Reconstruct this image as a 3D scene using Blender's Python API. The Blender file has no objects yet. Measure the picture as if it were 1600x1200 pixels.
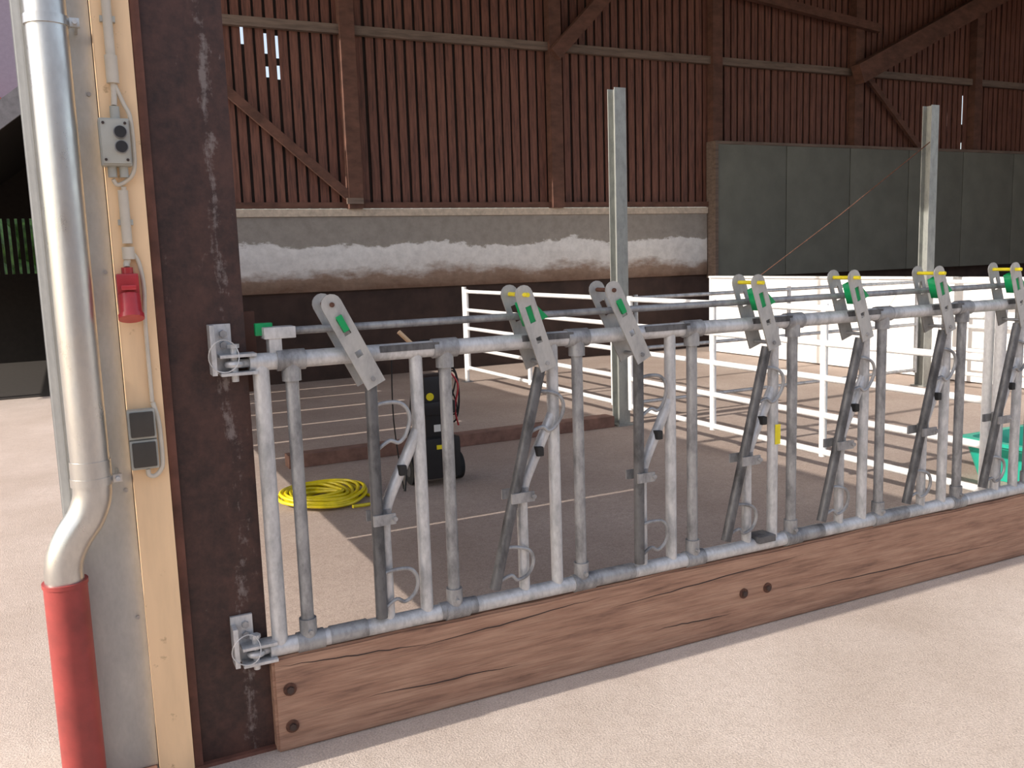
import bpy, bmesh, math, random
import numpy as np
from mathutils import Vector, Matrix
random.seed(4)
S=bpy.context.scene
COL=S.collection

# ------------------------------------------------------------------ materials
def newmat(name):
    m=bpy.data.materials.new(name); m.use_nodes=True
    nt=m.node_tree; b=nt.nodes['Principled BSDF']
    return m,nt,b
def N(nt,t,**kw):
    n=nt.nodes.new(t)
    for k,v in kw.items(): setattr(n,k,v)
    return n
def coords(nt,scale=(1,1,1)):
    g=N(nt,'ShaderNodeNewGeometry'); mp=N(nt,'ShaderNodeMapping'); mp.inputs['Scale'].default_value=scale
    nt.links.new(g.outputs['Position'],mp.inputs['Vector']); return mp.outputs[0]
def noise(nt,vec,scale,detail=6,rough=.6):
    n=N(nt,'ShaderNodeTexNoise'); n.inputs['Scale'].default_value=scale
    n.inputs['Detail'].default_value=detail; n.inputs['Roughness'].default_value=rough
    nt.links.new(vec,n.inputs['Vector']); return n.outputs[0]
def ramp(nt,fac,stops):
    r=N(nt,'ShaderNodeValToRGB'); e=r.color_ramp.elements
    while len(e)<len(stops): e.new(.5)
    for i,(p,c) in enumerate(stops):
        e[i].position=p; e[i].color=(c,c,c,1) if not hasattr(c,'__len__') else (*c,1)
    nt.links.new(fac,r.inputs[0]); return r.outputs[0]
def mix(nt,fac,a,b,mode='MIX'):
    m=N(nt,'ShaderNodeMixRGB',blend_type=mode)
    for i,v in ((0,fac),(1,a),(2,b)):
        if isinstance(v,(int,float)): m.inputs[i].default_value=v
        elif hasattr(v,'__len__'): m.inputs[i].default_value=(*v,1)
        else: nt.links.new(v,m.inputs[i])
    return m.outputs[0]
def bump(nt,b,h,strength=.3,dist=.01):
    n=N(nt,'ShaderNodeBump'); n.inputs['Strength'].default_value=strength; n.inputs['Distance'].default_value=dist
    nt.links.new(h,n.inputs['Height']); nt.links.new(n.outputs[0],b.inputs['Normal'])
def simple(name,c,rough=.5,metal=0,var=.25,scale=12,stretch=(1,1,1),bmp=0.,c2=None):
    m,nt,b=newmat(name); v=coords(nt,stretch)
    f=noise(nt,v,scale)
    c2=c2 or tuple(x*(1-var) for x in c)
    col=ramp(nt,f,[(.35,c2),(.65,c)])
    nt.links.new(col,b.inputs['Base Color'])
    b.inputs['Roughness'].default_value=rough; b.inputs['Metallic'].default_value=metal
    if bmp: bump(nt,b,noise(nt,v,scale*4),bmp,.004)
    return m
def galv(name,c,dark,metal=.45,rough=.42,lo=.34,hi=.56,spk=.2):
    m,nt,b=newmat(name); v=coords(nt,(1,1,.45))
    f=noise(nt,v,16,8,.65); f2=noise(nt,v,90,3,.5)
    col=ramp(nt,f,[(lo,dark),(hi,c)])
    col=mix(nt,spk,col,ramp(nt,f2,[(.35,.4),(.6,1.)]),'MULTIPLY')
    nt.links.new(col,b.inputs['Base Color'])
    nt.links.new(ramp(nt,f,[(.3,rough+.15),(.7,rough-.03)]),b.inputs['Roughness'])
    b.inputs['Metallic'].default_value=metal
    bump(nt,b,f2,.1,.002)
    return m
M={}
M['galv']=galv('galvanised_steel',(.62,.625,.635),(.40,.41,.42),metal=.35)
M['galvmid']=galv('galvanised_steel_worn',(.37,.375,.385),(.18,.182,.19),metal=.4)
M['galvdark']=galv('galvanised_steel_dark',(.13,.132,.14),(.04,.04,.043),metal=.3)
M['galvpost']=galv('galvanised_post_grey',(.34,.35,.33),(.26,.27,.26),metal=.3,spk=.08)
M['galvwhite']=galv('gate_galvanised_bright',(.90,.90,.89),(.78,.78,.79),metal=.1)
M['lever']=galv('lever_plate_steel',(.46,.46,.45),(.34,.34,.34),metal=.35,spk=.1)
M['pipe']=galv('downpipe_zinc',(.58,.57,.55),(.49,.485,.475),metal=.92,rough=.27,spk=.06)
M['panel']=galv('sheet_zinc',(.46,.465,.455),(.40,.405,.40),metal=.4,rough=.5,lo=.3,hi=.7,spk=.1)
M['green']=simple('green_plastic',(.0,.32,.10),.35)
M['teal']=simple('teal_plastic',(.02,.42,.30),.4,scale=5)
M['yellow']=simple('yellow_plastic',(.85,.72,.02),.4)
M['hose']=simple('yellow_hose_rubber',(.88,.72,.01),.4,var=.3)
M['black']=simple('black_plastic',(.018,.018,.02),.4)
M['rubber']=simple('black_rubber',(.02,.02,.02),.8)
M['redpipe']=simple('red_pipe_plastic',(.34,.05,.045),.5,var=.35,scale=9,c2=(.22,.035,.032))
M['redsock']=simple('red_socket_plastic',(.50,.04,.05),.25)
M['greybox']=simple('grey_box_plastic',(.42,.42,.38),.5,var=.15)
M['conduit']=simple('conduit_plastic',(.60,.54,.45),.5,var=.12)
M['switch']=simple('dark_switch_plastic',(.05,.045,.04),.45)
M['rust']=simple('rusty_bolt',(.13,.055,.035),.8,var=.6,scale=60)
M['rustedge']=simple('rust_red_lit_flange',(.17,.07,.05),.7,var=.5,scale=9)  # rust lightened to the tone of the sunlit flange edge
M['bolt']=simple('dark_bolt',(.05,.03,.025),.6,var=.4)
M['white']=simple('white_painted_wall',(.92,.91,.89),.6,var=.04,scale=3)
M['label']=simple('white_label',(.75,.75,.72),.5,var=.05)
M['darkpanel']=simple('dark_green_grey_panel',(.165,.168,.14),.6,var=.2,scale=2.5)
M['beamgrey']=simple('weathered_beam',(.20,.145,.115),.8,var=.4,scale=9,stretch=(.3,1,3))
M['darkwall']=simple('dark_brown_wall',(.06,.034,.027),.85,var=.5,scale=3)
M['roofwood']=simple('roof_timber',(.15,.068,.047),.8,var=.45,scale=8,stretch=(.5,.5,1))
M['curb']=simple('red_brown_curb',(.24,.13,.10),.9,var=.4,scale=8,bmp=.4)
M['housewall']=simple('mauve_plaster',(.36,.29,.36),.9,var=.1)
M['tile']=simple('clay_tile',(.45,.14,.09),.8,var=.3)
M['shed']=simple('dark_shed_timber',(.035,.028,.024),.9)
M['roofgrey']=simple('grey_roof_sheet',(.26,.26,.28),.7)
M['leaf']=simple('hedge_leaf',(.10,.22,.03),.7,var=.7,scale=6,bmp=.6)
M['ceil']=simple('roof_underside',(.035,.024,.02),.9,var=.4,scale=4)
M['skyscreen']=simple('sky_screen_boards',(.42,.33,.25),.8,var=.4,scale=3,stretch=(3,3,.4))

def wood(name,c1,c2,dark,sx=(.9,9,9),rough=.65):
    m,nt,b=newmat(name); v=coords(nt,sx)
    f=noise(nt,v,3.2,10,.65)
    s2=(.7,22,22) if sx[0]<1 else (22,22,.7)
    f2=noise(nt,coords(nt,s2),6,4,.6)
    col=ramp(nt,f,[(.3,dark),(.45,c2),(.62,c1)])
    col=mix(nt,.5,col,ramp(nt,f2,[(.32,.45),(.55,1.)]),'MULTIPLY')
    nt.links.new(col,b.inputs['Base Color']); b.inputs['Roughness'].default_value=rough
    bump(nt,b,f2,.4,.004); return m
M['plank']=wood('timber_kickboard_wood',(.42,.255,.175),(.33,.185,.125),(.17,.092,.066))
M['slat']=wood('red_brown_board_wood',(.20,.082,.054),(.14,.054,.037),(.07,.028,.02),sx=(9,9,.9))

def cream():
    m,nt,b=newmat('cream_painted_board'); 
    f=noise(nt,coords(nt,(1,1,1)),14,8,.65)
    f2=noise(nt,coords(nt,(3,3,.5)),5,4)
    col=ramp(nt,f,[(.30,(.50,.33,.18)),(.37,(.86,.61,.37))])
    col=mix(nt,.35,col,ramp(nt,f2,[(.3,.65),(.6,1.)]),'MULTIPLY')
    nt.links.new(col,b.inputs['Base Color']); b.inputs['Roughness'].default_value=.55; return m
M['cream']=cream()
def column():
    m,nt,b=newmat('rusty_brown_painted_steel')
    f=noise(nt,coords(nt,(5,5,1.3)),4,9,.72)
    f2=noise(nt,coords(nt,(1,1,1)),30,8,.7)
    base=ramp(nt,f2,[(.35,(.022,.010,.009)),(.65,(.060,.026,.021))])
    base=mix(nt,ramp(nt,noise(nt,coords(nt,(1.5,1.5,.6)),5,6,.6),[(.45,0.),(.75,.7)]),base,(.10,.042,.030))
    g=N(nt,'ShaderNodeNewGeometry'); sx=N(nt,'ShaderNodeSeparateXYZ'); nt.links.new(g.outputs['Position'],sx.inputs[0])
    mr=N(nt,'ShaderNodeMapRange'); 
    a=N(nt,'ShaderNodeMath',operation='ADD'); a.inputs[1].default_value=.065; nt.links.new(sx.outputs[0],a.inputs[0])
    ab=N(nt,'ShaderNodeMath',operation='ABSOLUTE'); nt.links.new(a.outputs[0],ab.inputs[0])
    nt.links.new(ab.outputs[0],mr.inputs[0]); mr.inputs[1].default_value=.0; mr.inputs[2].default_value=.045
    mr.inputs[3].default_value=.15; mr.inputs[4].default_value=-.04
    s=N(nt,'ShaderNodeMath',operation='ADD'); nt.links.new(f,s.inputs[0]); nt.links.new(mr.outputs[0],s.inputs[1])
    s2=N(nt,'ShaderNodeMath',operation='MULTIPLY'); nt.links.new(s.outputs[0],s2.inputs[0])
    nt.links.new(ramp(nt,f2,[(.3,.78),(.7,1.15)]),s2.inputs[1])
    k=ramp(nt,s2.outputs[0],[(.60,0.),(.72,.42)])
    col=mix(nt,k,base,(.32,.29,.28))
    nt.links.new(col,b.inputs['Base Color']); b.inputs['Roughness'].default_value=.6
    bump(nt,b,f2,.25,.003); return m
M['column']=column()
def ground(name,ca,cb,cc,peb=1.,blotch=.4):
    m,nt,b=newmat(name)
    f=noise(nt,coords(nt),.9,8,.6); f2=noise(nt,coords(nt),22,9,.75); f3=noise(nt,coords(nt),140,4,.65)
    col=ramp(nt,f,[(.35,ca),(.65,cb)])
    col=mix(nt,ramp(nt,f2,[(.45,0.),(.68,blotch)]),col,cc)
    col=mix(nt,.55,col,ramp(nt,f3,[(.35,.4),(.58,1.)]),'MULTIPLY')
    nt.links.new(col,b.inputs['Base Color']); b.inputs['Roughness'].default_value=.8
    h=mix(nt,.6,f2,f3); bump(nt,b,h,.6*peb,.012); return m
M['ground']=ground('yard_concrete',(.50,.415,.355),(.63,.54,.48),(.38,.30,.25))
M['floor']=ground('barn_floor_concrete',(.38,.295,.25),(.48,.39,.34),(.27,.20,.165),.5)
def concretewall():
    m,nt,b=newmat('whitewashed_concrete')
    g=N(nt,'ShaderNodeNewGeometry'); sx=N(nt,'ShaderNodeSeparateXYZ'); nt.links.new(g.outputs['Position'],sx.inputs[0])
    f=noise(nt,coords(nt,(1,1,2.2)),1.3,9,.7)
    f2=noise(nt,coords(nt,(1,1,1)),7,7,.7)
    mm=N(nt,'ShaderNodeMath',operation='MULTIPLY_ADD'); mm.inputs[1].default_value=.55; nt.links.new(f,mm.inputs[0]); nt.links.new(sx.outputs[2],mm.inputs[2])
    mr=N(nt,'ShaderNodeMapRange'); nt.links.new(mm.outputs[0],mr.inputs[0]); mr.inputs[1].default_value=1.24+.27; mr.inputs[2].default_value=2.33+.27
    r=ramp(nt,mr.outputs[0],[(.0,(.17,.10,.065)),(.16,(.30,.21,.16)),(.28,(.74,.72,.70)),(.56,(.82,.81,.80)),(.59,(.34,.31,.28)),(.9,(.32,.29,.26))])
    r=mix(nt,.5,r,ramp(nt,f2,[(.3,.55),(.6,1.)]),'MULTIPLY')
    nt.links.new(r,b.inputs['Base Color']); b.inputs['Roughness'].default_value=.9; bump(nt,b,f2,.3,.01); return m
M['concwall']=concretewall()
M['cap']=simple('concrete_cap',(.62,.52,.42),.85,var=.3)

# ------------------------------------------------------------------ geometry helpers
def link(o,parent=None):
    COL.objects.link(o)
    if parent: o.parent=parent
    return o
def empty(name,loc=(0,0,0)):
    e=bpy.data.objects.new(name,None); e.empty_display_size=.1; COL.objects.link(e); return e
def finish(name,bm,mat,parent,smooth=False):
    me=bpy.data.meshes.new(name); bmesh.ops.recalc_face_normals(bm,faces=bm.faces); bm.to_mesh(me); bm.free()
    me.materials.append(M[mat])
    if smooth:
        for p in me.polygons: p.use_smooth=True
        me.set_sharp_from_angle(angle=math.radians(40))
    return link(bpy.data.objects.new(name,me),parent)
def addbox(bm,x0,x1,y0,y1,z0,z1):
    v=[bm.verts.new(p) for p in((x0,y0,z0),(x1,y0,z0),(x1,y1,z0),(x0,y1,z0),(x0,y0,z1),(x1,y0,z1),(x1,y1,z1),(x0,y1,z1))]
    for f in((0,3,2,1),(4,5,6,7),(0,1,5,4),(1,2,6,5),(2,3,7,6),(3,0,4,7)): bm.faces.new([v[i] for i in f])
def box(name,x0,x1,y0,y1,z0,z1,mat,parent=None,bev=0):
    bm=bmesh.new(); addbox(bm,x0,x1,y0,y1,z0,z1)
    if bev: bmesh.ops.bevel(bm,geom=bm.edges[:]+bm.verts[:],offset=bev,segments=2,affect='EDGES',profile=.7)
    return finish(name,bm,mat,parent,smooth=bool(bev))
def boxes(name,lst,mat,parent=None):
    bm=bmesh.new()
    for b in lst: addbox(bm,*b)
    return finish(name,bm,mat,parent)
def beam(name,a,b,w,h,mat,parent=None,up=(0,0,1)):
    a=Vector(a);b=Vector(b);d=(b-a).normalized(); s=d.cross(Vector(up)).normalized(); u=s.cross(d)
    bm=bmesh.new(); v=[]
    for p in(a,b):
        for i,j in((-1,-1),(1,-1),(1,1),(-1,1)): v.append(bm.verts.new(p+s*w/2*i+u*h/2*j))
    for f in((3,2,1,0),(4,5,6,7),(0,1,5,4),(1,2,6,5),(2,3,7,6),(3,0,4,7)): bm.faces.new([v[i] for i in f])
    return finish(name,bm,mat,parent)
def sweep(bm,pts,r,seg=14,closed=False):
    pts=[Vector(p) for p in pts]; n=len(pts)
    rs=r if hasattr(r,'__len__') else [r]*n
    rings=[]; prev=None
    for i,p in enumerate(pts):
        if closed: t=(pts[(i+1)%n]-pts[i-1]).normalized()
        else:
            t=(pts[min(i+1,n-1)]-pts[max(i-1,0)]).normalized()
        if prev is None:
            ref=Vector((0,1,0)) if abs(t.y)<.9 else Vector((1,0,0))
            s=t.cross(ref).normalized()
        else:
            s=(prev-t*prev.dot(t)).normalized()
        prev=s; u=t.cross(s)
        rings.append([bm.verts.new(p+(s*math.cos(2*math.pi*k/seg)+u*math.sin(2*math.pi*k/seg))*rs[i]) for k in range(seg)])
    m=n if closed else n-1
    for i in range(m):
        A=rings[i];B=rings[(i+1)%n]
        for k in range(seg): bm.faces.new([A[k],A[(k+1)%seg],B[(k+1)%seg],B[k]])
    if not closed: bm.faces.new(rings[0]); bm.faces.new(rings[-1][::-1])
def tube(name,pts,r,mat,parent=None,seg=16,closed=False):
    bm=bmesh.new(); sweep(bm,pts,r,seg,closed); return finish(name,bm,mat,parent,smooth=True)
def smooth(pts,n=6,closed=False):
    P=[Vector(p) for p in pts]; out=[]
    m=len(P) if closed else len(P)-1
    for i in range(m):
        p0=P[i-1] if (i>0 or closed) else P[0]; p1=P[i]; p2=P[(i+1)%len(P)]; p3=P[(i+2)%len(P)] if (closed or i+2<len(P)) else P[-1]
        for k in range(n):
            t=k/n
            out.append(.5*((2*p1)+(-p0+p2)*t+(2*p0-5*p1+4*p2-p3)*t*t+(-p0+3*p1-3*p2+p3)*t**3))
    if not closed: out.append(P[-1])
    return out
def flatshape(name,outline,holes,y,th,mat,parent=None):
    """XZ outline extruded in Y, with real holes"""
    cu=bpy.data.curves.new(name,'CURVE'); cu.dimensions='2D'; cu.fill_mode='BOTH'; cu.extrude=th/2
    for poly in [outline]+holes:
        sp=cu.splines.new('POLY'); sp.points.add(len(poly)-1); sp.use_cyclic_u=True
        for i,(x,z) in enumerate(poly): sp.points[i].co=(x,z,0,1)
    o=bpy.data.objects.new(name,cu); COL.objects.link(o)
    dg=bpy.context.evaluated_depsgraph_get(); me=bpy.data.meshes.new_from_object(o.evaluated_get(dg))
    bpy.data.objects.remove(o)
    me.transform(Matrix(((1,0,0,0),(0,0,-1,y),(0,1,0,0),(0,0,0,1))))
    me.name=name; me.materials.clear(); me.materials.append(M[mat])
    return link(bpy.data.objects.new(name,me),parent)
def strap(a,b,w,off=0,n=8):
    a=Vector(a);b=Vector(b);d=(b-a).normalized();s=Vector((-d.y,d.x)); out=[]
    ang=math.atan2(s.y,s.x)
    for k in range(n+1): t=ang+math.pi*k/n; out.append((a.x+math.cos(t)*w/2,a.y+math.sin(t)*w/2))
    q=b-s*w/2; out.append((q.x,q.y)); q=b+s*w/2; out.append((q.x,q.y))
    return out
def sq(c,d,w,h):
    c=Vector(c);d=Vector(d).normalized();s=Vector((-d.y,d.x))
    return [tuple(c+d*h/2*i+s*w/2*j) for i,j in((1,1),(1,-1),(-1,-1),(-1,1))]

# ------------------------------------------------------------------ camera
f=1397.7;yaw,pitch,roll=[math.radians(a) for a in(25.936,7.939,-1.852)]
fw=Vector((math.sin(yaw)*math.cos(pitch),math.cos(yaw)*math.cos(pitch),-math.sin(pitch)))
r0=Vector((math.cos(yaw),-math.sin(yaw),0));u0=r0.cross(fw)
r=r0*math.cos(roll)+u0*math.sin(roll);u=-r0*math.sin(roll)+u0*math.cos(roll)
cd=bpy.data.cameras.new('camera'); cam=bpy.data.objects.new('camera',cd); COL.objects.link(cam)
cd.sensor_width=36; cd.lens=f/1600*36; cd.clip_start=.05; cd.clip_end=500
cam.matrix_world=Matrix(((r.x,u.x,-fw.x,-.481),(r.y,u.y,-fw.y,-2.85),(r.z,u.z,-fw.z,1.6),(0,0,0,1)))
S.camera=cam

# ------------------------------------------------------------------ light
w=bpy.data.worlds.new('sky'); S.world=w; w.use_nodes=True; nt=w.node_tree
sky=nt.nodes.new('ShaderNodeTexSky'); sky.sky_type='NISHITA'; sky.sun_disc=False
EL=math.radians(30); AZ=math.radians(0.6)
sky.sun_elevation=EL; sky.sun_rotation=math.radians(-90); sky.dust_density=2.5
bg=nt.nodes['Background']; bg.inputs[1].default_value=.40
tint=mix(nt,.5,sky.outputs[0],(1.8,1.62,1.48))
nt.links.new(tint,bg.inputs[0])
sd=bpy.data.lights.new('sun','SUN'); sd.energy=5.4; sd.angle=math.radians(.53); sd.color=(1,.92,.82)
so=bpy.data.objects.new('sun',sd); COL.objects.link(so)
ld=Vector((math.cos(EL)*math.cos(AZ),math.cos(EL)*math.sin(AZ),-math.sin(EL)))
so.rotation_euler=ld.to_track_quat('-Z','Y').to_euler(); so.location=(-10,0,8)

# ------------------------------------------------------------------ ground & floor
box('ground',-60,60,-30,70,-.3,0,'ground')
box('floor',-.28,20,.09,9.5,-.05,.004,'floor')
ob=empty('added_sky_screen')  # unseen screen behind the camera, added to cut blue sky fill and warm the bounce
box('screen_face',-9,22,-15.3,-15,0,4.6,'skyscreen',ob)
beam('screen_top',(-9.3,-14.9,4.65),(22.3,-14.9,4.65),.5,.15,'roofgrey',ob)

# ------------------------------------------------------------------ back wall
YB=9.5
box('wall_back',-.2,20,YB,YB+.2,0,1.24,'darkwall')  # dark brown lower part of the back wall
wb=empty('whitewashed_concrete_band')
box('concrete_face',-.2,9.25,YB-.06,YB+.2,1.24,2.26,'concwall',wb)
box('concrete_top',-.2,9.25,YB-.09,YB+.2,2.26,2.36,'cap',wb)
cl=empty('board_cladding')
pitchb=.148; lst=[]; n=int(20/pitchb); gaps=[]
for i in range(n):
    x=-.1+i*pitchb; dy=random.uniform(-.006,.006)
    lst.append((x,x+.110+random.uniform(-.006,.006),YB+dy,YB+.025+dy,2.37,6.55)); gaps.append(x+.110)
boxes('boards',lst,'slat',cl)
holes=[(1.78,4.48,4.72),(2.15,4.38,4.64),(2.30,4.33,4.62),(2.15,4.08,4.22),(2.30,4.06,4.24),(15.1,3.9,4.15),(15.6,3.95,4.5),(15.85,3.85,4.35),(15.6,3.4,3.6)]
back=[]
for g in gaps:
    hs=sorted([(a,b) for hx,a,b in holes if abs(hx-g-.015)<pitchb/2])
    z=2.38
    for a,b in hs: back.append((g-.03,g+.06,YB+.035,YB+.055,z,a)); z=b
    back.append((g-.03,g+.06,YB+.035,YB+.055,z,6.55))
boxes('added_gap_blockers',back,'ceil',cl)  # dark strips added behind the gaps to block sky glow
fr=empty('barn_timber_frame')
box('girt',-.2,20,YB-.10,YB-.01,4.68,4.80,'beamgrey',fr)
box('sill',-.2,9.3,YB-.08,YB-.005,2.37,2.45,'roofwood',fr)
for i,x in enumerate((3.16,6.35,9.4,12.6,15.8,19)):
    box('post_%d'%i,x-.1,x+.1,YB-.16,YB-.01,2.36,6.5,'roofwood',fr)
beam('brace_low',(1.2,YB-.12,4.15),(3.1,YB-.12,2.5),.06,.12,'roofwood',fr)
box('brace_shoe',3.02,3.25,YB-.2,YB-.165,2.42,2.5,'beamgrey',fr)
beam('brace_knee',(6.3,YB-.2,4.6),(8.1,YB-.2,6.4),.14,.2,'roofwood',fr)
beam('rafter',(12.4,YB-.3,4.65),(16.2,YB-.3,6.4),.2,.34,'roofwood',fr)
beam('brace_right',(12.8,YB-.12,4.7),(14.3,YB-.12,3.4),.06,.1,'roofwood',fr)
beam('brace_mid',(7.9,YB-.2,6.0),(13.0,YB-.2,5.5),.12,.14,'roofwood',fr)
for i,x in enumerate((6.35,12.6,19)):
    beam('tie_%d'%i,(x,-.3,7.08),(x,9.3,6.35),.16,.26,'roofwood',fr)
dp=empty('dark_wall_panel')
for i in range(7):
    x=9.33+i*1.5
    box('panel_%d'%i,x+.006,x+1.49,YB-.24,YB-.18,1.18,3.38,'darkpanel',dp,bev=.006)
box('panel_rail',9.33,19.85,YB-.25,YB-.17,3.38,3.43,'beamgrey',dp)
box('panel_edge',9.27,9.33,YB-.26,YB-.02,1.18,3.43,'beamgrey',dp)

# side walls / roof
def sidewall():  # unseen wall; openings and slits shaped to place the sun patches inside
    bm=bmesh.new(); x0,x1=-.36,-.30
    H=.70
    segs=[(.12,2.14),(2.165,4.62),(4.66,5.3),(5.36,6.1),(6.15,7.0),(7.07,7.9),(7.95,8.7),(8.76,9.7)]
    for a,b in segs: addbox(bm,x0,x1,a,b,H,2.6)
    for a,b in zip(segs[:-1],segs[1:]): addbox(bm,x0,x1,a[1],b[0],1.9,2.6)
    addbox(bm,x0,x1,.12,.45,2.6,7.1)
    for y in(3.1,6.3): addbox(bm,x0,x1,y,y+.08,2.6,6.7)
    addbox(bm,x0,x1,9.5,9.7,2.6,6.55)
    return finish('unseen_wall_left',bm,'slat',None)
sidewall()
box('wall_right',20,20.15,0,9.7,0,6.5,'slat')
def rz(y): return 7.30-(y+.5)*.0728
bm=bmesh.new()
v=[bm.verts.new(p) for p in((-.4,-.5,rz(-.5)),(20.2,-.5,rz(-.5)),(20.2,9.8,rz(9.8)),(-.4,9.8,rz(9.8)),(-.4,-.5,7.45),(20.2,-.5,7.45),(20.2,9.8,6.7),(-.4,9.8,6.7))]
for q in((0,3,2,1),(4,5,6,7),(0,1,5,4),(1,2,6,5),(2,3,7,6),(3,0,4,7)): bm.faces.new([v[i] for i in q])
finish('ceiling',bm,'ceil',None)
boxes('roof_battens',[(-.3,19.9,y,y+.06,rz(y)-.085,rz(y)-.01) for y in np.arange(.2,9.4,.6)],'roofwood',fr)

# ------------------------------------------------------------------ steel posts
def hpost(name,x,y,h,mat='galvpost',w=.12):
    e=empty(name); bm=bmesh.new()
    addbox(bm,x-w/2,x+w/2,y-w/2,y-w/2+.01,0.004,h); addbox(bm,x-w/2,x+w/2,y+w/2-.01,y+w/2,0.004,h)
    addbox(bm,x-.005,x+.005,y-w/2+.01,y+w/2-.01,0.004,h)
    finish('h_profile',bm,mat,e)
    box('foot_plate',x-.09,x+.09,y-.09,y+.09,.004,.02,mat,e)
    return e
hpost('steel_post',4.12,4.25,3.1); p2=hpost('steel_post',8.23,4.25,3.13)
tube('slack_wire',[(8.2,4.2,2.75),(7.6,4.9,2.0),(7.0,5.7,1.25)],.006,'rust',p2)

# ------------------------------------------------------------------ gates
def gate(name,a,b,zs=(1.2,.96,.72,.46,.2),r=.023,mat='galvwhite',studs=(.0,1.),post=None):
    e=empty(name); a=Vector(a);b=Vector(b)
    bm=bmesh.new()
    for z in zs: sweep(bm,[(a.x,a.y,z),(b.x,b.y,z)],r,12)
    for t in studs:
        p=a.lerp(b,t); sweep(bm,[(p.x,p.y,zs[-1]-.03),(p.x,p.y,zs[0]+.03)],r*1.15,12)
    finish('frame',bm,mat,e,True)
    if post:
        x,y=post; tube('pole',[(x,y,.004),(x,y,1.26)],.03,'galvwhite',e); box('base',x-.06,x+.06,y-.06,y+.06,.004,.016,'galvmid',e)
    return e
gate('cattle_gate',(4.15,4.42),(4.15,7.95),studs=(.0,.5,1),post=(4.15,8.02))
gate('cattle_gate',(4.12,4.08),(4.12,.47),studs=(.0,.33,.66,1),post=(4.12,.40))
gate('cattle_gate',(8.23,4.08),(8.23,.47),studs=(.0,.5,1),post=(8.23,.40))
gate('cattle_gate',(4.3,4.25),(8.1,4.25),zs=(1.2,.72,.2),r=.018,mat='galv',studs=(.0,.5,1))
wp=empty('white_partition_wall')
box('wall_panel',8.8,8.88,2.0,8.75,.02,1.2,'white',wp,bev=.004)
box('top_rail',8.77,8.9,2.0,8.8,1.2,1.23,'galvwhite',wp)
for y in(2.0,5.4,8.75): box('stile_%d'%int(y),8.785,8.8,y,y+.05,.01,1.2,'galvwhite',wp)
box('curb',.95,4.0,4.18,4.34,.004,.11,'curb',bev=.012)

# ------------------------------------------------------------------ steel column
e=empty('steel_column')
bm=bmesh.new(); addbox(bm,-.255,.0,.05,.072,0,6.0); addbox(bm,-.255,.0,.28,.302,0,6.0); addbox(bm,-.134,-.120,.072,.28,0,6.0)
finish('h_beam',bm,'column',e)
box('sunlit_edge_strip',-.258,-.232,.034,.05,.0,6.0,'rustedge',e,bev=.003)  # added strip; lighter rust colour carries the sunlit look of the flange edge
box('base_plate',-.27,.0,.03,.33,0,.012,'rustedge',e)
box('wood_offcut',-.0,.045,.12,.15,1.20,1.46,'roofwood',e)

# ------------------------------------------------------------------ cream board, zinc panel
box('cream_trim_board',-.364,-.262,-.01,.06,.03,4.5,'cream',bev=.004)
e=empty('zinc_corner_cladding')
box('sheet',-.558,-.366,.022,.06,.06,4.5,'panel',e,bev=.003)
box('seam_strip',-.541,-.536,.016,.022,.06,4.5,'panel',e)
box('return_sheet',-.561,-.555,.03,.4,.06,4.5,'panel',e)
for i,z in enumerate((.55,.95,1.6,2.1)): tube('rivet_%d'%i,[(-.385,.0215,z),(-.385,.017,z)],.006,'galvmid',e,10)
box('kerb_rust',-.56,-.37,.0,.10,.0,.06,'curb',e,bev=.005)

# ------------------------------------------------------------------ downpipe
e=empty('downpipe')
PY=-.062; R=.052
bend=smooth([(-.475,PY,1.05),(-.475,PY,1.0),(-.480,PY,.955),(-.50,PY,.905),(-.535,PY,.855),(-.56,PY,.805),(-.57,PY,.76),(-.57,PY,.70)],5)
tube('upper_pipe',[(-.475,PY,4.5),(-.475,PY,3),(-.475,PY,2),(-.475,PY,1.06)]+bend,R,'pipe',e,32)
tube('seam_ring',[(-.475,PY,1.07),(-.475,PY,1.0)],R+.003,'pipe',e,32)
tube('red_standpipe',[(-.57,PY,0),(-.57,PY,.722)],.058,'redpipe',e,32)
tube('red_rim',[(-.57,PY,.717),(-.57,PY,.729)],.061,'redpipe',e,32)
for i,z in enumerate((2.27,1.01)):
    tube('bracket_%d'%i,[(-.475,PY,z-.012),(-.475,PY,z+.012)],R+.005,'pipe',e,32)
    box('bracket_lug_%d'%i,-.42,-.395,PY-.012,PY+.004,z-.012,z+.012,'pipe',e,bev=.002)
    box('bracket_arm_%d'%i,-.408,-.40,PY,.021,z-.01,z+.01,'pipe',e)
    tube('lug_bolt_%d'%i,[(-.407,PY-.025,z),(-.407,PY-.01,z)],.007,'galv',e,8)

# ------------------------------------------------------------------ electrics on the cream board
e=empty('push_button_box')
box('body',-.372,-.292,-.065,-.01,1.895,2.025,'greybox',e,bev=.006)
box('lid',-.368,-.296,-.072,-.065,1.90,2.02,'greybox',e,bev=.003)
for i,z in enumerate((1.985,1.945)):
    tube('button_ring_%d'%i,[(-.318,-.072,z),(-.318,-.080,z)],.018,'galvmid',e,24)
    tube('button_%d'%i,[(-.318,-.080,z),(-.318,-.088,z)],.0155,'black',e,24)
tube('gland_top',[(-.325,-.035,2.02),(-.325,-.035,2.06)],.013,'greybox',e)
for i,x in enumerate((-.345,-.315)): tube('gland_bottom_%d'%i,[(x,-.035,1.865),(x,-.035,1.897)],.012,'greybox',e)
for i,(x,z) in enumerate(((-.36,2.01),(-.304,2.01),(-.36,1.91),(-.304,1.91))): tube('screw_%d'%i,[(x,-.071,z),(x,-.075,z)],.004,'bolt',e,8)
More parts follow.
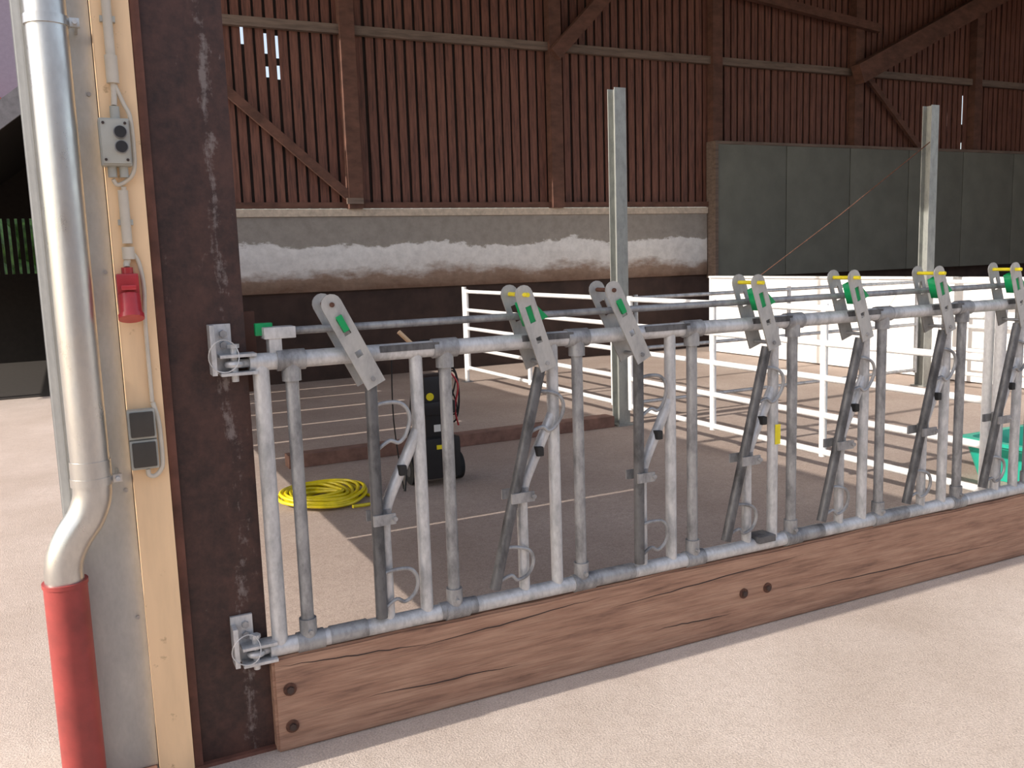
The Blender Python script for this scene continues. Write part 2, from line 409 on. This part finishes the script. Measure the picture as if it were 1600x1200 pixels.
tube('cable_bypass',smooth([(-.318,-.026,2.12),(-.300,-.03,2.07),(-.286,-.035,2.03),(-.284,-.035,1.93),(-.290,-.035,1.88),(-.312,-.03,1.855),(-.335,-.03,1.845),(-.345,-.035,1.86)]),.006,'conduit',e,10)
e=empty('cable_conduit')
tube('upper_conduit',[(-.322,-.024,4.4),(-.322,-.024,2.14)],.013,'conduit',e)
tube('sleeve',[(-.322,-.024,2.20),(-.322,-.024,2.125)],.017,'conduit',e)
tube('cable_in',smooth([(-.322,-.024,2.14),(-.322,-.026,2.10),(-.325,-.035,2.062)]),.008,'conduit',e)
box('clip',-.342,-.302,-.028,-.01,2.29,2.306,'greybox',e,bev=.002)
e=empty('cable_conduit')
tube('cable_out',smooth([(-.319,-.03,1.84),(-.320,-.026,1.82),(-.322,-.024,1.80)]),.007,'conduit',e,10)
tube('mid_conduit',[(-.322,-.024,1.83),(-.322,-.024,1.68)],.014,'conduit',e)
tube('mid_sleeve',[(-.322,-.024,1.67),(-.322,-.024,1.635)],.017,'conduit',e)
box('clip',-.342,-.302,-.028,-.01,1.732,1.748,'greybox',e,bev=.002)
e=empty('red_power_socket')
box('back_box',-.362,-.302,-.055,-.01,1.50,1.595,'redsock',e,bev=.008)
tube('inlet_neck',[(-.33,-.035,1.59),(-.33,-.035,1.612)],.016,'redsock',e)
tube('socket_cable',smooth([(-.325,-.024,1.634),(-.33,-.03,1.622),(-.33,-.035,1.612)]),.009,'conduit',e,10)
tube('socket_barrel',[(-.332,-.05,1.53),(-.332,-.075,1.475)],[.031,.031],'redsock',e,28)
tube('socket_cap',[(-.332,-.074,1.478),(-.332,-.079,1.466)],.035,'redsock',e,28)
box('hinge',-.352,-.312,-.085,-.055,1.548,1.562,'redsock',e,bev=.004)
tube('side_cable',smooth([(-.308,-.02,1.65),(-.295,-.02,1.62),(-.288,-.02,1.55),(-.293,-.018,1.45),(-.293,-.018,1.215)]),.006,'conduit',e,10)
e=empty('light_switch')
for i,z in enumerate((1.11,1.02)):
    box('frame_%d'%i,-.367,-.290,-.048,-.01,z,z+.088,'greybox',e,bev=.006)
    box('rocker_%d'%i,-.361,-.296,-.058,-.046,z+.008,z+.082,'switch',e,bev=.005)
tube('loop_cable',smooth([(-.292,-.019,1.213),(-.281,-.03,1.15),(-.280,-.035,1.04),(-.288,-.035,1.01),(-.305,-.035,.995),(-.32,-.035,1.0),(-.322,-.035,1.018)]),.007,'conduit',e,10)

# ------------------------------------------------------------------ feed fence
FY=.02
e=empty('feed_fence')
XE=6.0
tube('top_rail',[(-.0,FY,1.305),(XE,FY,1.305)],.028,'galv',e,24)
tube('bottom_rail',[(.0,FY,.360),(XE,FY,.360)],.029,'galv',e,24)
tube('locking_rail',[(.07,FY+.03,1.395),(XE,FY+.03,1.395)],.013,'galvmid',e,16)
tube('end_post',[(.035,FY,.36),(.035,FY,1.30)],.026,'galv',e,20)
box('lock_bracket',.065,.105,FY-.01,FY+.045,1.30,1.405,'galv',e,bev=.003)
box('lock_bracket_cap',.05,.15,FY-.015,FY+.05,1.375,1.412,'galv',e,bev=.004)
box('lock_handle',.03,.085,FY+.02,FY+.045,1.385,1.425,'green',e,bev=.004)
def rot(p,c,a):
    dx,dz=p[0]-c[0],p[1]-c[1]
    return (c[0]+dx*math.cos(a)+dz*math.sin(a), c[1]-dx*math.sin(a)+dz*math.cos(a))
def clampring(bm,x,z,w=.034,h=.05):
    sweep(bm,[(x,FY,z-h/2),(x,FY,z+h/2)],w,16)
for i in range(11):
    x0=.130+.528*i
    locked=i in(0,2)
    tube('post_%d'%i,[(x0,FY,.37),(x0,FY,1.29)],.0215,'galvmid',e,18)
    bm=bmesh.new(); clampring(bm,x0,1.265,.031,.055); clampring(bm,x0,.405,.029,.07)
    sweep(bm,[(x0-.045,FY,1.305),(x0+.045,FY,1.305)],.034,18)
    sweep(bm,[(x0-.04,FY,.36),(x0+.05,FY,.36)],.034,18)
    sweep(bm,[(x0,FY-.04,.40),(x0,FY+.03,.40)],.008,8)
    finish('sleeve_%d'%i,bm,'galvmid',e,True)
    tube('fixed_post_%d'%i,[(x0+.422,FY,.37),(x0+.422,FY,1.29)],.0225,'galv',e,18)
    v=smooth([(x0+.282,FY,.37),(x0+.282,FY,.55),(x0+.282,FY,.71),(x0+.290,FY,.77),(x0+.315,FY,.83),(x0+.395,FY,.985),(x0+.418,FY,1.03)],5)
    tube('neck_pipe_%d'%i,v,.0205,'galv',e,16)
    piv=(x0+.262,.80); a=0 if locked else math.radians(14.5)
    R2=lambda x,z: rot((x0+x,z),piv,a)
    p1=R2(.250,1.22);p2=R2(.245,.40)
    yb=FY-.034
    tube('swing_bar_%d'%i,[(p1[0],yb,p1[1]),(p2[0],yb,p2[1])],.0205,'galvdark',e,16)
    cx,cz=R2(.262,.745)
    bm=bmesh.new()
    addbox(bm,cx-.035,x0+.305,yb-.026,yb-.018,.728,.765); addbox(bm,cx-.035,x0+.305,FY+.022,FY+.03,.728,.765)
    sweep(bm,[(x0+.282,FY,.72),(x0+.282,FY,.772)],.026,16)
    sweep(bm,[(x0+.30,yb-.035,.747),(x0+.30,FY+.04,.747)],.009,8)
    finish('pivot_clamp_%d'%i,bm,'galvmid',e,True)
    box('bumper_%d'%i,x0+.335,x0+.362,FY-.036,FY+.0,.882,.918,'rubber',e,bev=.008)
    for nm,pp in (('upper',[(.262,1.135),(.30,1.14),(.345,1.135),(.372,1.11),(.378,1.07),(.36,1.02),(.335,1.0),(.305,1.01),(.262,.985)]),('lower',[(.26,.555),(.30,.56),(.35,.555),(.375,.53),(.38,.495),(.365,.46),(.33,.44),(.30,.455),(.258,.43)])):
        q=[R2(*t) for t in pp]
        tube('rod_%s_%d'%(nm,i),smooth([(x,yb,z) for x,z in q],4),.007,'galvmid',e,8)
    if locked: A=(x0+.128,1.475);B=(x0+.262,1.205)
    else: A=(x0+.286,1.475);B=(x0+.378,1.205)
    d=Vector(B)-Vector(A); dn=d.normalized()
    c1=Vector(A)+d*.26; c2=Vector(A)+d*.60
    out=strap(A,B,.068)
    hl=[sq(c1,dn,.024,.062),sq(c2,dn,.022,.022)]
    flatshape('lever_front_%d'%i,out,hl,FY-.058,.006,'lever',e)
    flatshape('lever_back_%d'%i,out,hl,FY+.058,.006,'lever',e)
    tube('lever_pin_%d'%i,[(A[0],FY-(.068 if locked else .09),A[1]),(A[0],FY+.07,A[1])],.008,'rust' if locked else 'yellow',e,10)
    q=Vector(A)+d*.92
    tube('lever_bolt_%d'%i,[(q.x,FY-.066,q.y),(q.x,FY+.066,q.y)],.008,'galvmid',e,8)
    s=Vector((-dn.y,dn.x))
    g1=c1+dn*-.02
    if locked: gp=sq(g1+dn*.01,dn,.020,.055)
    else: gp=[tuple(g1+s*.02-dn*.03),tuple(g1+s*.065+dn*.055),tuple(g1-s*.02+dn*.06),tuple(g1-s*.02-dn*.03)]
    flatshape('latch_%d'%i,gp,[],FY-.03 if not locked else FY-.045,.05,'green',e)
    beam('stop_strip_%d'%i,(x0+.29,FY-.026,1.318),(x0+.50,FY-.026,1.318),.008,.022,'galvdark',e)
box('yellow_tag',2.128,2.156,FY-.026,FY-.0235,.79,.875,'yellow',e)
box('rail_clamp',2.03,2.12,FY-.045,FY+.04,.375,.405,'galvdark',e,bev=.006)
for i,(a,b) in enumerate(((.20,.33),(.60,.74),(1.20,1.42),(2.25,2.42),(2.8,2.95))):
    tube('rail_wrap_%d'%i,[(a,FY,.362),(b,FY,.362)],.0312,'galvmid',e,18)

# hinges
for nm,z in (('top',1.305),('bottom',.36)):
    h=empty('gate_hinge')
    box('wall_plate',-.115,-.045,.036,.049,z-.03,z+.125,'galv',h,bev=.003)
    box('flange',-.115,-.10,-.015,.036,z-.03,z+.125 if nm=='top' else z+.1,'galv',h,bev=.002)
    box('strap_upper',-.09,.02,-.018,.045,z+.022,z+.032,'galv',h,bev=.002)
    box('strap_lower',-.09,.02,-.018,.045,z-.034,z-.024,'galv',h,bev=.002)
    tube('pin',[(-.045,.012,z-.055),(-.045,.012,z+.05)],.011,'galv',h,12)
    tube('pin_head',[(-.045,.012,z+.05),(-.045,.012,z+.062)],.018,'galv',h,6)
    tube('eye',[(-.045+.02*math.cos(t),.012+.02*math.sin(t),z) for t in np.linspace(0,2*math.pi,16,endpoint=False)],.011,'galv',h,8,True)
    tube('tongue',[(-.03,.012,z),(.0,FY,z)],.014,'galv',h,12)
    tube('plate_bolt_a',[(-.07,.038,z+.095),(-.07,.022,z+.095)],.012,'galvmid',h,6)
    tube('plate_bolt_b',[(-.07,.038,z+.06),(-.07,.022,z+.06)],.012,'galvmid',h,6)
    tube('safety_wire',smooth([(-.08+.045*math.cos(t),-.025+.01*math.sin(2*t),z+.03+.05*math.sin(t)) for t in np.linspace(0,2*math.pi,9,endpoint=False)],4,True),.0018,'galv',h,6,True)

# ------------------------------------------------------------------ timber kickboard
e=empty('timber_kickboard')
bm=bmesh.new(); addbox(bm,0,XE,0,.085,0.0,.328)
bmesh.ops.subdivide_edges(bm,edges=[x for x in bm.edges if abs(x.verts[0].co.x-x.verts[1].co.x)>1],cuts=60)
for vv in bm.verts:
    vv.co.z+= (.003*math.sin(vv.co.x*5)+.002*math.sin(vv.co.x*17)) if vv.co.z>.1 else 0
bmesh.ops.bevel(bm,geom=[x for x in bm.edges if x.calc_face_angle(0)>1],offset=.008,segments=2,affect='EDGES')
finish('beam',bm,'plank',e,True)
for i,(x,z) in enumerate(((.052,.215),(.052,.085),(1.965,.165),(2.095,.165),(4.2,.2))):
    tube('bolt_washer_%d'%i,[(x,.002,z),(x,-.004,z)],.022,'rust',e,20)
    tube('bolt_head_%d'%i,[(x,-.004,z),(x,-.014,z)],.012,'bolt',e,6)
for i,(xa,xb,za,zb) in enumerate(((.02,.55,.300,.262),(.5,1.25,.255,.29),(1.3,2.3,.235,.275),(2.2,3.6,.12,.10),(.3,.9,.12,.10),(1.5,1.9,.1,.09))):
    n=14; ps=[]
    for k in range(n+1):
        t=k/n; ps.append((xa+(xb-xa)*t,-.0003,za+(zb-za)*t+random.uniform(-.003,.003)))
    tube('crack_%d'%i,ps,[.0025*math.sin(math.pi*(k+.3)/(n+.6)) for k in range(n+1)],'bolt',e,6)

# ------------------------------------------------------------------ yellow hose coil
bm=bmesh.new()
for k in range(15):
    rr=.11+.024*(k%8)+random.uniform(-.008,.008); cx=.94+random.uniform(-.02,.02); cy=3.15+random.uniform(-.03,.03); z0=.018+.02*(k//5)
    ps=[(cx+rr*1.05*math.cos(t)+.012*math.sin(3*t+k),cy+rr*1.2*math.sin(t)+.01*math.cos(2*t+k),z0+.008*math.sin(2*t+k)) for t in np.linspace(0,2*math.pi,48,endpoint=False)]
    sweep(bm,ps,.0115,8,True)
sweep(bm,smooth([(1.2,3.1,.02),(1.26,2.95,.015),(1.2,2.8,.015),(1.05,2.74,.03)],8),.0115,8)
finish('yellow_hose_coil',bm,'hose',None,True)

# ------------------------------------------------------------------ pressure washer on wheels
e=empty('pressure_washer'); X,Y=1.80,3.12
box('base_body',X-.14,X+.14,Y-.13,Y+.15,.06,.36,'black',e,bev=.04)
box('upright_body',X-.115,X+.105,Y-.09,Y+.12,.34,.80,'black',e,bev=.035)
box('shoulder',X-.13,X+.12,Y-.11,Y+.13,.52,.62,'black',e,bev=.03)
for s_ in(-1,1):
    tube('wheel_%d'%s_,[(X+s_*.15,Y+.06,.105),(X+s_*.20,Y+.06,.105)],.101,'rubber',e,28)
    tube('hub_%d'%s_,[(X+s_*.149,Y+.06,.105),(X+s_*.204,Y+.06,.105)],.045,'galvdark',e,20)
tube('axle',[(X-.15,Y+.06,.105),(X+.15,Y+.06,.105)],.012,'galvdark',e)
tube('handle',smooth([(X-.10,Y+.10,.7),(X-.10,Y+.13,.95),(X-.07,Y+.14,1.02),(X+.06,Y+.14,1.02),(X+.09,Y+.13,.95),(X+.09,Y+.10,.7)],6),.013,'black',e,10)
tube('badge',[(X-.07,Y-.088,.655),(X-.07,Y-.095,.655)],.028,'yellow',e,20)
box('label_a',X-.05,X+.0,Y-.095,Y-.088,.40,.45,'label',e)
box('label_b',X-.05,X+.01,Y-.137,Y-.129,.28,.31,'yellow',e)
tube('cable_loop',smooth([(X+.13+.03*math.sin(t*2),Y-.03,.66+.16*math.cos(t)) for t in np.linspace(0,2*math.pi,9,endpoint=False)],5,True),.006,'rubber',e,8,True)
tube('cable_loop_b',smooth([(X+.14+.05*math.sin(t),Y+.0,.64+.2*math.cos(t)) for t in np.linspace(0,2*math.pi,9,endpoint=False)],5,True),.007,'rubber',e,8,True)
tube('red_hose',smooth([(X+.10,Y-.05,.82),(X+.16,Y-.06,.72),(X+.13,Y-.06,.55),(X+.16,Y-.04,.42)],5),.007,'redsock',e,8)
tube('lance',[(X-.30,Y-.12,.01),(X-.13,Y+.02,.97)],.009,'black',e,10)
tube('lance_grip',smooth([(X-.15,Y+.02,.94),(X-.13,Y+.02,1.0),(X-.17,Y+.02,1.05),(X-.24,Y+.02,1.12)],4),.016,'cream',e,10)
tube('grey_cable',smooth([(X-.30,Y+.02,1.0),(X-.31,Y+.02,.5),(X-.30,Y-.1,.02)],5),.005,'rubber',e,8)

# ------------------------------------------------------------------ teal tub
e=empty('teal_plastic_tub')
bm=bmesh.new()
def ringrect(cx,cy,hx,hy,z,n=6,rad=.08):
    vs=[]
    for sx,sy,a0 in((1,1,0),(-1,1,90),(-1,-1,180),(1,-1,270)):
        for k in range(n+1):
            a=math.radians(a0+90*k/n); vs.append(bm.verts.new((cx+sx*(hx-rad)+rad*math.cos(a),cy+sy*(hy-rad)+rad*math.sin(a),z)))
    return vs
cx,cy=5.50,.93
rs=[ringrect(cx,cy,.44,.30,.006),ringrect(cx,cy,.50,.36,.25),ringrect(cx,cy,.52,.38,.255),ringrect(cx,cy,.52,.38,.28),ringrect(cx,cy,.47,.33,.28),ringrect(cx,cy,.41,.27,.03)]
for A,B in zip(rs[:-1],rs[1:]):
    m_=len(A)
    for k in range(m_): bm.faces.new([A[k],A[(k+1)%m_],B[(k+1)%m_],B[k]])
bm.faces.new(rs[0][::-1]); bm.faces.new(rs[-1])
finish('tub_shell',bm,'teal',e,True)

# ------------------------------------------------------------------ outside left background
e=empty('neighbouring_house')
box('plaster_wall',-16,-.5,24,24.3,0,13,'housewall',e)
bm=bmesh.new()
for k in range(70):
    sweep(bm,[(-16+k*.22,23.9,6.0),(-16+k*.22,23.2,5.65)],.11,8)
finish('tile_canopy',bm,'tile',e,True)
e=empty('open_shed')
beam('roof',(-.45,13.2,4.05),(-3.6,13.2,1.55),6.,.10,'shed',e)
beam('fascia',(-.45,10.15,4.06),(-3.6,10.15,1.56),.06,.26,'roofgrey',e)
def xz_panel(name,pts,y0,y1,mat,parent):
    bm=bmesh.new(); a=[bm.verts.new((x,y0,z)) for x,z in pts]; b=[bm.verts.new((x,y1,z)) for x,z in pts]
    bm.faces.new(a); bm.faces.new(b[::-1]); n=len(a)
    for i in range(n): bm.faces.new([a[i],a[(i+1)%n],b[(i+1)%n],b[i]])
    finish(name,bm,mat,parent)
box('back_low',-3.4,-.5,15.9,16,0,1.62,'shed',e)
xz_panel('back_high',[(-2.2,2.62),(-.5,2.62),(-.5,3.97)],15.9,16,'shed',e)
boxes('slats',[(x,x+.075,15.9,15.95,1.62,min(2.62,1.62+max(0,(x+3.5)*.79))) for x in np.arange(-3.4,-.5,.12)],'shed',e)
box('side',-.55,-.45,10.4,16,0,3.9,'shed',e)
for x in(-.7,-3.4): box('post_%d'%int(-x),x-.08,x+.08,10.5,10.66,0,3.8 if x>-1 else 1.6,'shed',e)
box('shed_floor',-3.4,-.56,10.4,15.9,0,.01,'shed',e)
bm=bmesh.new()
for k in range(60):
    c=Vector((random.uniform(-12,-.5),random.uniform(18,19.5),random.uniform(.6,2.9)))
    bmesh.ops.create_icosphere(bm,subdivisions=2,radius=random.uniform(.5,.8),matrix=Matrix.Translation(c))
for vv in bm.verts: vv.co+=Vector((random.uniform(-.07,.07),random.uniform(-.07,.07),random.uniform(-.07,.07)))
finish('hedge',bm,'leaf',None)

S.view_settings.view_transform='Standard'
S.view_settings.exposure=0.0
